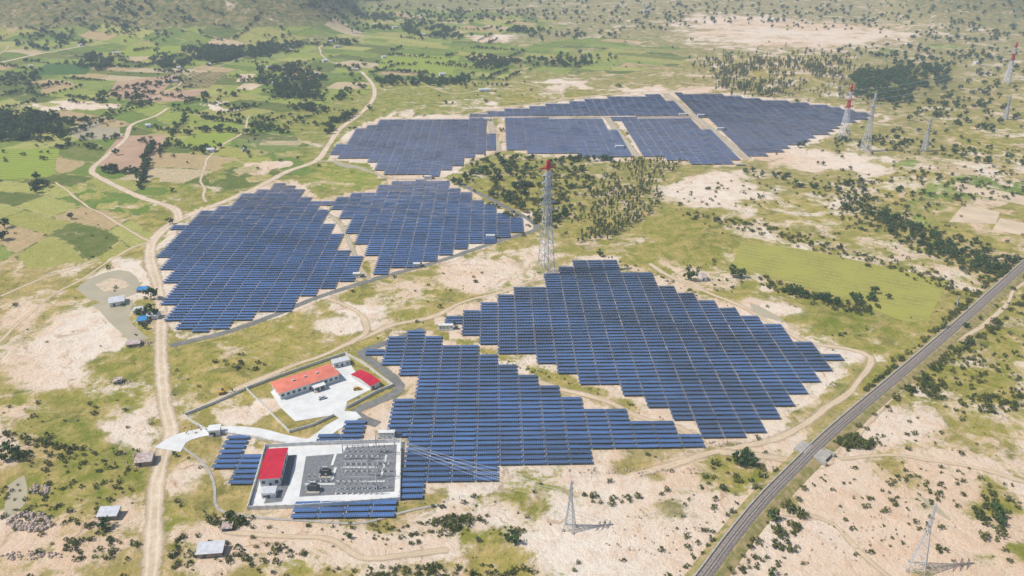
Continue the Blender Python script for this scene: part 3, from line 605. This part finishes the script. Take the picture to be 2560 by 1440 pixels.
# ------------------------------------------------------------------ pylons
def pylon(u_,vb,vt,style,rz=.2,wk=1.):
    h=top_height(u_,vb,vt);x,y=G(u_,vb);e=empty('transmission_tower',(x,y,0),rz)
    b=h*.085*wk;tw=h*.016;waist=.62
    D=math.hypot(x,y);lw=max(.24,h*.0068,D*.0006);bw=lw*.55
    def hw(z):
        k=z/h
        return b+(tw*1.3-b)*(k/waist) if k<waist else tw*1.3+(tw*.5-tw*1.3)*((k-waist)/(1-waist))
    def mt(z):
        if style=='grey': return M['steel']
        k=z/h
        if style=='mid': return M['tred'] if (k>.88 or .60<k<.74) else M['twhite']
        return M['tred'] if k>.91 else (M['twhite'] if k>.80 else M['steel'])
    n=13;zs=[h*(1-(1-i/n)**1.35) for i in range(n+1)];m=MB()
    for i in range(n):
        z0,z1=zs[i],zs[i+1];a,c=hw(z0),hw(z1);mm=mt((z0+z1)/2)
        co=[(-1,-1),(1,-1),(1,1),(-1,1)]
        for j in range(4):
            p,q_=co[j],co[(j+1)%4]
            m.strut((p[0]*a,p[1]*a,z0),(p[0]*c,p[1]*c,z1),lw,mm)
            m.strut((p[0]*a,p[1]*a,z0),(q_[0]*c,q_[1]*c,z1),bw,mm);m.strut((q_[0]*a,q_[1]*a,z0),(p[0]*c,p[1]*c,z1),bw,mm)
            m.strut((p[0]*c,p[1]*c,z1),(q_[0]*c,q_[1]*c,z1),bw,mm)
    m.obj('lattice_body',e)
    m=MB();tips=[]
    levels={'tall':[(.58,.075),(.64,.085),(.70,.075),(.76,.07),(.82,.06),(.88,.06),(.94,.07)],'mid':[(.60,.12),(.72,.13),(.84,.11),(.93,.09)],'grey':[(.66,.12),(.78,.13),(.90,.11)]}[style]
    for k,wa in levels:
        z0=h*k;mm=mt(z0+.001);wdt=h*wa;a=hw(z0);th=h*.022
        for s in(-1,1):
            tip=(s*wdt,0,z0)
            for yy in(-a,a): m.strut((s*a,yy,z0),tip,bw*1.3,mm);m.strut((s*a,yy,z0+th),tip,bw,mm)
            for f in(.33,.66): m.strut((s*(a+(wdt-a)*f),-a*(1-f),z0),(s*(a+(wdt-a)*f),a*(1-f),z0+th*(1-f)),bw,mm)
            m.strut(tip,(tip[0],0,z0-h*.03),bw*1.6,M['insul']);tips.append((tip[0],0,z0-h*.03))
    m.strut((0,0,h*.98),(0,0,h*1.0+1),bw,mt(h*.95));m.obj('cross_arms',e)
    m=MB();[m.box((sx*b,sy*b,.3),(1.2,1.2,.6),M['greyconc']) for sx in(-1,1) for sy in(-1,1)];m.obj('footings',e)
    mw=Matrix.Translation((x,y,0))@Matrix.Rotation(rz,4,'Z');return [mw@Vector(t_) for t_ in tips]
T1=pylon(1365,684,402,'tall',.5,.66);T2=pylon(2106,350,210,'mid',.6,.8);T3=pylon(2516,208,106,'mid',.6,.8)
T4=pylon(1424,1322,1203,'grey',1.2,1.);T5=pylon(2292,1424,1262,'grey',1.0,1.1);T6=pylon(2162,378,234,'grey',.6,.8);T7=pylon(2310,378,292,'grey',.6,.9);T8=pylon(2512,298,238,'grey',.6,.9)
pylon(2392,765,742,'grey',.5,1.);pylon(1610,28,8,'grey',.5,1)
def cable(name,pairs,sag,r=.05):
    m=MB()
    for a,b in pairs:
        a=Vector(a);b=Vector(b);n=14;pr=a
        for i in range(1,n+1):
            f=i/n;p=a.lerp(b,f);p.z-=sag*4*f*(1-f);m.strut(pr,p,r*2,M['steel'],n=3);pr=p
    m.obj(name)
gx,gy=G(965,1135)
cable('power_line',[((gx+d,gy,10.5),T4[i]) for d,i in((-3,0),(0,2),(3,4),(-3,1),(0,3),(3,5))],3)
cable('power_line',[(T6[i],T7[i]) for i in range(6)],5,.06)
cable('power_line',[(T2[i],T3[i]) for i in range(8)],14,.08)
# ------------------------------------------------------------------ railway
RP=catmull([G(*p) for p in [(1640,1640),(1700,1530),(1768,1440),(1838,1345),(1912,1255),(1995,1170),(2068,1098),(2160,1018),(2270,925),(2405,808),(2560,668),(2700,545),(2850,430)]],3.)
T=np.gradient(RP,axis=0);T/=np.linalg.norm(T,axis=1)[:,None];N=np.stack([-T[:,1],T[:,0]],-1)
e=empty('railway_track')
def sweep(name,prof,mat,closed=False,sl=slice(None)):
    P=RP[sl];Nn=N[sl];m=MB();k=len(prof)
    for p,nn in zip(P,Nn):
        for (o,zz) in prof: m.v.append((p[0]+nn[0]*o,p[1]+nn[1]*o,zz))
    mi=m.mi(mat)
    for i in range(len(P)-1):
        for j in range(k-1 if not closed else k):
            a=i*k+j;b=i*k+(j+1)%k;m.f.append((a,b,b+k,a+k));m.m.append(mi)
    return m.obj(name,e)
sweep('embankment',[(-7.5,-.1),(-3.2,1.5),(3.6,1.5),(7.5,-.1)],M['bank'])
sweep('ballast_bed',[(-2.6,1.45),(-1.7,1.9),(1.7,1.9),(2.8,1.45)],M['ballast'])
for o in(-.6,.6): sweep('rail',[(o-.1,1.85),(o-.1,2.2),(o+.1,2.2),(o+.1,1.85)],M['rail'])
sweep('concrete_parapet',[(3.0,1.3),(3.0,2.1),(3.7,2.1),(3.7,1.3)],M['greyconc'])
m=MB()
for i in range(0,len(RP)-1):
    for f in(0,.25,.5,.75):
        p=RP[i]*(1-f)+RP[i+1]*f
        if p[1]<900: m.box((p[0],p[1],1.94),(2.4,.28,.14),M['sleeper'],math.atan2(N[i][1],N[i][0]))
m.obj('sleepers',e)
bx=np.array(G(2040,1140));bi=int(np.argmin(((RP-bx)**2).sum(1)));p=RP[bi];rz=math.atan2(T[bi][1],T[bi][0])
m=MB();m.box((p[0],p[1],.75),(9,15.4,1.9),M['greyconc'],rz);m.box((p[0],p[1],.7),(5,15.6,1.5),M['darkp'],rz)  # solid dark box stands in for the shaded culvert opening
for s in(-1,1): m.box((p[0]+T[bi][0]*s*4.8-N[bi][0]*6.5,p[1]+T[bi][1]*s*4.8-N[bi][1]*6.5,1.),(1.2,5,2.4),M['greyconc'],rz)
m.obj('culvert_bridge',e)
m=MB()
for i in range(10,len(RP),24): 
    q=RP[i]+N[i]*5.5;m.strut((q[0],q[1],0),(q[0],q[1],8),.25,M['greyconc'],.18);m.strut((q[0]-.8,q[1],7.4),(q[0]+.8,q[1],7.4),.15,M['darkp'])
m.obj('lineside_poles',e)
# ------------------------------------------------------------------ vegetation
def folmat(name,a,b,k=.85):
    t=NT(name);r=t.node('ShaderNodeObjectInfo').outputs['Random'];n=t.noise(3.5,3,.6,t.obj())
    c=t.mix(r,s2l(a,k),s2l(b,k));c=t.mix(t.mr(n,.35,.65),tuple(x*.6 for x in s2l(a,k)),c)
    return t.bsdf(c,.8,.15)
F1=folmat('broadleaf_foliage',(58,88,44),(100,124,60));F2=folmat('shrub_foliage',(80,96,42),(134,132,66));F3=folmat('plantation_foliage',(104,118,62),(136,140,84));F4=folmat('dry_foliage',(134,130,100),(156,144,112))
def treemesh(name,seed,cw,z0,z1,ncl,nl,ls,fm,narrow=False):
    r=random.Random(seed);m=MB()
    m.strut((0,0,-.03),(r.uniform(-.03,.03),r.uniform(-.03,.03),z0+.25*(z1-z0)),.06 if not narrow else .03,M['wood'],.03,6)
    for c in range(ncl):
        while True:
            p=Vector((r.uniform(-1,1),r.uniform(-1,1),r.uniform(-1,1)))
            if .35<p.length<1: break
        ce=Vector((p.x*cw*.85,p.y*cw*.85,(z0+z1)/2+p.z*(z1-z0)*.42))
        if narrow: ce.x*=1.3-ce.z;ce.y*=1.3-ce.z
        if c<7: m.strut((0,0,z0*.7+.1*r.random()),tuple(ce*.92),.022,M['wood'],.008,4)
        cr=r.uniform(.35,.7)*cw*(.9 if not narrow else .8)*.6
        for k in range(nl):
            d=Vector((r.gauss(0,1),r.gauss(0,1),r.gauss(0,.8)));d.normalize();d*=cr*r.uniform(.45,1.15);q_=ce+d
            q_.z=max(q_.z,.03)
            nrm=(d.normalized()+Vector((r.uniform(-.6,.6),r.uniform(-.6,.6),r.uniform(0,.8)))).normalized();a=nrm.orthogonal().normalized();b=nrm.cross(a);s=ls*r.uniform(.6,1.25);an=r.uniform(0,3)
            a,b=a*math.cos(an)+b*math.sin(an),b*math.cos(an)-a*math.sin(an)
            m.quadf([q_-a*s-b*s*.6,q_+a*s*.9-b*s*.7,q_+a*s+b*s*.6,q_-a*s*.7+b*s*.8],fm)
    me=bpy.data.meshes.new(name);me.from_pydata(m.v,[],m.f)
    for x in m.mats: me.materials.append(x)
    me.polygons.foreach_set('material_index',m.m);return me
PR={'tree':[treemesh('broadleaf_tree',i,.55,.15,1.,14,26,.06,F1) for i in range(4)],
 'bush':[treemesh('shrub',10+i,.85,.0,.85,9,18,.09,F2) for i in range(4)],
 'euc':[treemesh('plantation_tree',20+i,.24,.15,1.,11,12,.05,F3,True) for i in range(2)],
 'dry':[treemesh('sparse_tree',30+i,.3,.2,1.,10,8,.045,F4,True) for i in range(2)]}
PTS={k:[[] for _ in v] for k,v in PR.items()}
RD=[(P[::3],w) for P,w in ROADPTS]+[(RP[::3],9)]
def ok(u_,v_,x,y):
    for p in EXCL:
        if inpoly(u_,v_,p): return False
    for P,w in RD:
        if ((P[:,0]-x)**2+(P[:,1]-y)**2).min()<(w/2+2.0)**2: return False
    return True
def put(kind,u_,v_,s,chk=True):
    if v_<-120: return
    x,y=G(u_,v_)
    if chk and not ok(u_,v_,x,y): return
    vr.choice(PTS[kind]).append((x,y,float(hz(x,y)),s,vr.uniform(0,6.28)))
def ell(kind,cu,cv,ru,rv,n,s0,s1):
    p1,p2,p3=[vr.uniform(0,6.28) for _ in range(3)]
    for _ in range(n):
        a=vr.uniform(0,6.28);r_=math.sqrt(vr.random())*(1+.28*math.sin(2*a+p1)+.2*math.sin(3*a+p2)+.14*math.sin(5*a+p3))
        if vr.random()<.12: r_*=1.4
        u_=cu+ru*r_*math.cos(a);v_=cv+rv*r_*math.sin(a)
        if float(vnoise(np.array(u_/22.),np.array(v_/7.),61))<.3: continue
        put(kind,u_,v_,s0+(s1-s0)*vr.random()**1.5)
def line(kind,px,n,j,s0,s1):
    P=np.array(px,float);d=np.concatenate([[0],np.cumsum(np.hypot(*np.diff(P,axis=0).T))])
    for _ in range(n):
        t_=vr.uniform(0,d[-1]);put(kind,np.interp(t_,d,P[:,0])+vr.gauss(0,j),np.interp(t_,d,P[:,1])+vr.gauss(0,j*.5),s0+(s1-s0)*vr.random()**1.6)
for a in [(60,320,95,38,240,6,12),(570,135,95,18,340,7,13),(740,215,90,28,240,6,12),(1060,78,100,16,200,7,13),(425,160,45,12,80,6,11),(245,158,50,18,90,6,11),(1220,160,60,12,80,6,11),(1400,155,120,14,130,5,10),(930,45,80,8,90,6,11),(1090,205,110,12,110,5,10),(970,205,40,10,40,5,10),(2240,210,110,42,460,6,12),(1180,40,180,14,130,6,11),(330,90,150,18,150,5,11),(620,60,190,14,240,5,11),(140,110,120,16,110,5,10),(60,200,60,16,60,5,9),(200,60,180,18,260,5,11),(830,70,90,12,80,5,10),(700,110,60,12,60,5,10),(1600,60,200,18,80,5,10),(2350,140,230,40,220,5,10),(2450,80,180,25,180,5,10),(2420,270,140,50,130,4,9),(2100,60,200,22,60,5,10),(770,275,30,8,24,5,9),(700,176,50,8,50,6,10),(850,108,50,8,40,5,9),(560,240,60,12,24,5,8),(310,250,70,14,45,5,9),(1300,78,60,8,70,6,11),(430,30,220,16,300,6,11),(1450,90,120,10,60,5,10)]: ell('tree',*a)
ell('euc',1880,170,140,30,330,8,13);ell('euc',2060,165,110,26,240,8,13);ell('euc',1880,225,100,20,180,8,13);ell('dry',1960,190,220,50,340,8,13)
hr=random.Random(12)
for _ in range(200):
    cu=hr.uniform(-250,1300);cv=hr.uniform(40,360)
    if cu>760 and cv>210: continue
    x,y=G(cu,cv);an=math.radians(-24+(90 if hr.random()<.5 else 0)+hr.uniform(-8,8));Lh=hr.uniform(30,120);n=int(Lh/hr.uniform(4,8))
    for i in range(n):
        f=(i+hr.uniform(-.3,.3))/n*Lh;px_=x+math.cos(an)*f;py_=y+math.sin(an)*f+hr.gauss(0,1.5)
        s=3+5*hr.random()**1.5;skip=False
        for P,w in RD:
            if ((P[:,0]-px_)**2+(P[:,1]-py_)**2).min()<(w/2+2)**2: skip=True;break
        if not skip: hr.choice(PTS['tree']).append((px_,py_,float(hz(px_,py_)),s,hr.uniform(0,6.28)))
for _ in range(1300):
    u_=vr.uniform(1400,1710);v_=vr.uniform(398,612)
    if float(vnoise(np.array(u_/30.),np.array(v_/14.),15))<.25: continue
    if inpoly(u_,v_,[(1560,398),(1700,402),(1690,440),(1640,470),(1660,500),(1600,560),(1520,600),(1440,612),(1410,585),(1470,500),(1500,450)]): put('euc',u_,v_,vr.uniform(4,7.5),False)
ell('tree',1290,450,140,55,190,3,8);ell('tree',1440,398,130,10,40,4,8);ell('bush',1320,500,150,60,320,1.5,4.5);ell('bush',1430,450,110,60,160,1.5,4);ell('tree',1330,530,120,30,50,3,6)
ell('tree',1400,545,30,12,10,5,8)
for u_,v_,s in [(1700,705,11),(1722,700,10),(1745,692,11),(1832,690,9),(1852,695,8),(1500,640,6)]: put('tree' if u_!=1745 else 'dry',u_,v_,s)
line('tree',[(815,365),(828,340),(834,310),(860,300),(885,290),(912,275)],70,7,5,10)
line('tree',[(830,250),(900,230),(880,190),(912,150)],30,10,5,9)
line('tree',[(382,360),(370,400),(360,440),(350,470)],44,5,4,9);line('tree',[(250,430),(300,435),(340,432)],12,5,6,10)
line('tree',[(470,290),(440,330),(410,370),(395,400)],40,4,3,7);line('tree',[(280,380),(310,345),(200,350),(150,380)],30,8,3,7)
line('tree',[(155,380),(140,330),(200,300)],14,10,6,10)
line('tree',[(70,475),(110,470)],8,12,6,9);line('tree',[(495,380),(550,372)],16,8,5,8);line('tree',[(515,325),(590,330)],8,6,5,8)
line('tree',[(330,232),(400,210),(460,200)],26,8,5,8)
for u_,v_,s in [(425,560,6),(178,548,6),(12,570,9),(5,600,10),(350,470,6),(430,480,5),(505,330,7),(612,378,7),(375,785,8),(350,790,6),(378,750,10),(385,795,7),(360,822,5),(30,1140,7),(10,1150,6),(20,1130,6),(45,1150,5),(262,1318,6),(1865,1150,7),(1850,1160,6),(1875,1165,6),(1842,1150,5),(1280,1335,4),(1290,1360,5),(1272,1350,4),(870,1345,3.4),(440,1140,3),(2490,1290,6),(2480,1270,5),(2500,1310,5),(300,960,3),(1935,1300,6),(1930,1440,4),(2330,970,4)]: put('tree',u_,v_,s,False)
line('tree',[(2110,460),(2150,520),(2230,560),(2330,610),(2430,650),(2540,690)],170,24,3,6.5);line('bush',[(2110,460),(2150,520),(2230,560),(2330,610),(2430,650),(2540,690)],520,34,1.5,4)
line('bush',[(1720,540),(1850,560),(2000,600),(2150,640),(2300,690),(2420,730)],190,16,1.5,3.5)
line('tree',[(2090,360),(2250,350),(2400,380),(2560,400)],90,24,3,7);ell('tree',2350,470,230,60,60,3,6);ell('bush',2350,450,250,90,320,1.2,3.6)
line('tree',[(1870,440),(1960,440),(2020,470),(2100,480)],30,10,3,6);ell('bush',1900,490,220,40,90,1.5,3.5)
line('bush',[(2560,640),(2440,740),(2330,850),(2230,930),(2150,1000)],320,12,1.5,3.8)
line('bush',[(2560,740),(2460,830),(2330,920),(2220,1010),(2130,1080),(2100,1120)],220,14,1.5,4)
line('tree',[(2480,770),(2420,810),(2360,850)],10,10,3,5)
ell('tree',2160,750,50,14,14,4,7);line('bush',[(1900,700),(2000,740),(2080,760),(2180,780)],110,12,1.5,3.5);line('tree',[(1960,725),(2040,750),(2100,760)],26,8,3,6)
ell('bush',2120,1100,60,25,50,2,4.5);ell('bush',1960,1310,50,60,46,1.5,4);ell('bush',1870,1180,90,60,50,1.5,3.5);ell('bush',2490,1010,70,30,60,1.5,3.5);ell('bush',2320,970,60,30,36,2,4);ell('bush',2480,1290,60,50,40,2,4)
ell('bush',1130,1310,60,20,50,1.5,3.2);ell('bush',580,1305,60,14,44,1.5,4);ell('bush',2350,1230,200,60,80,1,2.2);ell('bush',1500,1250,90,12,20,1.5,3);ell('bush',640,1380,120,50,70,1,2.6);ell('bush',1080,1430,220,20,80,1,2.6);ell('bush',230,1350,120,60,80,1,2.5);ell('bush',110,1260,150,70,140,.8,2)
ell('bush',100,1130,110,40,100,1,3);ell('bush',600,915,60,12,22,1,2.5);ell('bush',1830,1380,100,60,50,1,2.5);ell('bush',2480,920,100,100,140,1,2.6);ell('bush',1000,1330,250,30,80,.8,2);ell('bush',300,1190,90,60,60,.8,2.2);ell('bush',450,1380,60,60,40,.8,2.2)
line('bush',[(420,900),(430,1000),(440,1100)],20,6,1,2);line('bush',[(415,650),(420,760),(425,850)],26,4,1,2);line('bush',[(1500,640),(1640,690),(1800,760),(2000,850)],60,9,.8,2)
line('bush',[(1240,900),(1400,950),(1560,1010),(1700,1070)],50,7,.6,1.3)
for _ in range(5600):
    u_=vr.uniform(-300,2860);v_=vr.uniform(40,1500)
    d=float(vnoise(np.array(u_/120.),np.array(v_/60.),77))
    right=u_>1500
    if vr.random()>d**2.6*(1.9 if right else 1.0): continue
    if inpoly(u_,v_,[(1852,604),(2372,702),(2318,806),(1828,668)]): continue
    if v_<420: put('tree' if vr.random()<.4 else 'bush',u_,v_,2.5+4*vr.random()**2)
    else: put('bush',u_,v_,(.6+1.9*vr.random()**2)*(1.2 if v_<800 else 1))
for _ in range(1800):
    u_=vr.uniform(-300,2900);v_=vr.uniform(-60,60);put('tree',u_,v_,vr.uniform(5,11),False)
for _ in range(1600):
    u_=vr.uniform(-300,700);v_=vr.uniform(-80,60)
    x,y=G(u_,v_)
    if float(hz(x,y))>6: put('tree',u_,v_,vr.uniform(6,11),False)
for k,nm in(('tree','tree_grove'),('bush','shrub_mass'),('euc','tree_plantation'),('dry','sparse_woodland')):
    for i,pts in enumerate(PTS[k]):
        v=[];f=[]
        for (x,y,z_,s,a) in pts:
            b=len(v);c_,s_=math.cos(a)*s/2,math.sin(a)*s/2
            for (p,q_) in((-1,-1),(1,-1),(1,1),(-1,1)): v.append((x+p*c_-q_*s_,y+p*s_+q_*c_,z_))
            f.append((b,b+1,b+2,b+3))
        me=bpy.data.meshes.new(nm);me.from_pydata(v,[],f);o=bpy.data.objects.new(nm,me);scene.collection.objects.link(o)
        ch=bpy.data.objects.new(PR[k][i].name,PR[k][i]);scene.collection.objects.link(ch);ch.parent=o
        o.instance_type='FACES';o.use_instance_faces_scale=True;o.instance_faces_scale=1.;o.show_instancer_for_render=False;o.show_instancer_for_viewport=False
print('veg',{k:[len(p) for p in v] for k,v in PTS.items()})
rm=simple('granite_boulder',(206,186,170),.9,.3,1.2);m=MB();rr=random.Random(3)
for (cu,cv,ru,rv,n,s0,s1) in [(75,1305,60,25,150,.6,2.6),(100,1225,25,14,50,.8,2),(345,860,35,8,60,.6,1.6),(300,955,25,7,20,.6,1.5),(70,1390,90,12,70,.6,1.6),(1640,1330,150,60,70,.4,1.2),(2200,1350,220,70,90,.4,1.2),(1600,1178,200,8,60,.5,1.5),(480,1075,25,12,20,.6,1.3),(1800,1110,60,8,25,.5,1.3),(380,15,110,24,90,4,14),(300,1150,60,20,30,.5,1.2)]:
    for _ in range(n):
        a=rr.uniform(0,6.28);r_=math.sqrt(rr.random());x,y=G(cu+ru*r_*math.cos(a),cv+rv*r_*math.sin(a));s=rr.uniform(s0,s1);z0=float(hz(x,y));b=len(m.v)
        k=6
        for L_,(rad,zz) in enumerate(((1,-.1),(.95,.3),(.5,.6))):
            for j in range(k):
                an=6.283*j/k;q_=rad*rr.uniform(.75,1.1)*s/2;m.v.append((x+q_*math.cos(an),y+q_*math.sin(an),z0+zz*s*rr.uniform(.85,1.1)))
        for L_ in range(2):
            for j in range(k): m.f.append((b+L_*k+j,b+L_*k+(j+1)%k,b+(L_+1)*k+(j+1)%k,b+(L_+1)*k+j));m.m.append(m.mi(rm))
        m.f.append(tuple(b+2*k+j for j in range(k)));m.m.append(0)
m.obj('boulders')
x,y=G(556,985);e=empty('excavator',(x,y,0),.4)
m=MB();[m.box((0,s*1.1,.45),(3.6,.55,.9),M['darkp']) for s in(-1,1)];m.obj('tracks',e)
m=MB();m.box((-.2,0,1.5),(2.8,2.2,1.1),M['yellow']);m.box((.5,.6,2.4),(1.2,1.,1.3),M['glass']);m.obj('cab',e)
m=MB();m.strut((1,0,1.6),(3.4,0,4.2),.5,M['yellow']);m.strut((3.4,0,4.2),(5.4,0,2.),.4,M['yellow']);m.box((5.4,0,1.4),(.8,1.1,1.),M['darkp']);m.obj('boom_arm',e)
x,y=G(806,998);e=empty('parked_car',(x,y,.22),.5)
def car(e,mat):
    m=MB();m.box((0,0,.7),(4.3,1.75,.7),mat);m.obj('body',e);m=MB();m.box((-.2,0,1.3),(2.3,1.55,.55),M['glass']);m.box((-.2,0,1.6),(1.9,1.45,.08),mat);m.obj('cabin',e)
    m=MB();[m.strut((a,b*.75,.33),(a,b*.95,.33),.62,M['darkp'],n=10) for a in(-1.35,1.35) for b in(-1,1)];m.obj('wheels',e)
car(e,M['steel']);x,y=G(893,975);e=empty('parked_car',(x,y,.22),.2);car(e,M['yellow'])
# ------------------------------------------------------------------ air haze
t=NT('hazy_air');vs_=t.node('ShaderNodeVolumeScatter');vs_.inputs['Color'].default_value=(.76,.89,1,1);vs_.inputs['Density'].default_value=.00018;vs_.inputs['Anisotropy'].default_value=.0
t.l.new(vs_.outputs[0],t.out.inputs[1]);m=MB();m.box((0,3800,250),(9000,9000,540),t.m);m.obj('haze_air')
# ------------------------------------------------------------------ light
w=bpy.data.worlds.new('World');scene.world=w;w.use_nodes=True;nt=w.node_tree
sky=nt.nodes.new('ShaderNodeTexSky');sky.sky_type='NISHITA';sky.sun_disc=False;sky.sun_elevation=math.radians(53);sky.sun_rotation=math.radians(262);sky.dust_density=.6
nt.links.new(sky.outputs[0],nt.nodes['Background'].inputs[0]);nt.nodes['Background'].inputs[1].default_value=.13
l=bpy.data.lights.new('sun','SUN');l.energy=5.0;l.angle=math.radians(.5);l.color=(1,.96,.9);lo=bpy.data.objects.new('sun',l);scene.collection.objects.link(lo)
el=math.radians(53);az=math.radians(8);d=Vector((math.cos(el)*math.cos(az),math.cos(el)*math.sin(az),-math.sin(el)));lo.rotation_euler=d.to_track_quat('-Z','Y').to_euler()
c=bpy.data.cameras.new('camera');c.sensor_width=36;c.lens=36*F/2560;c.clip_end=60000;c.clip_start=1
co=bpy.data.objects.new('camera',c);scene.collection.objects.link(co);co.location=(0,0,H);co.rotation_euler=(math.pi/2-PITCH,0,0);scene.camera=co
scene.view_settings.view_transform='Standard';scene.view_settings.look='None';scene.view_settings.exposure=0
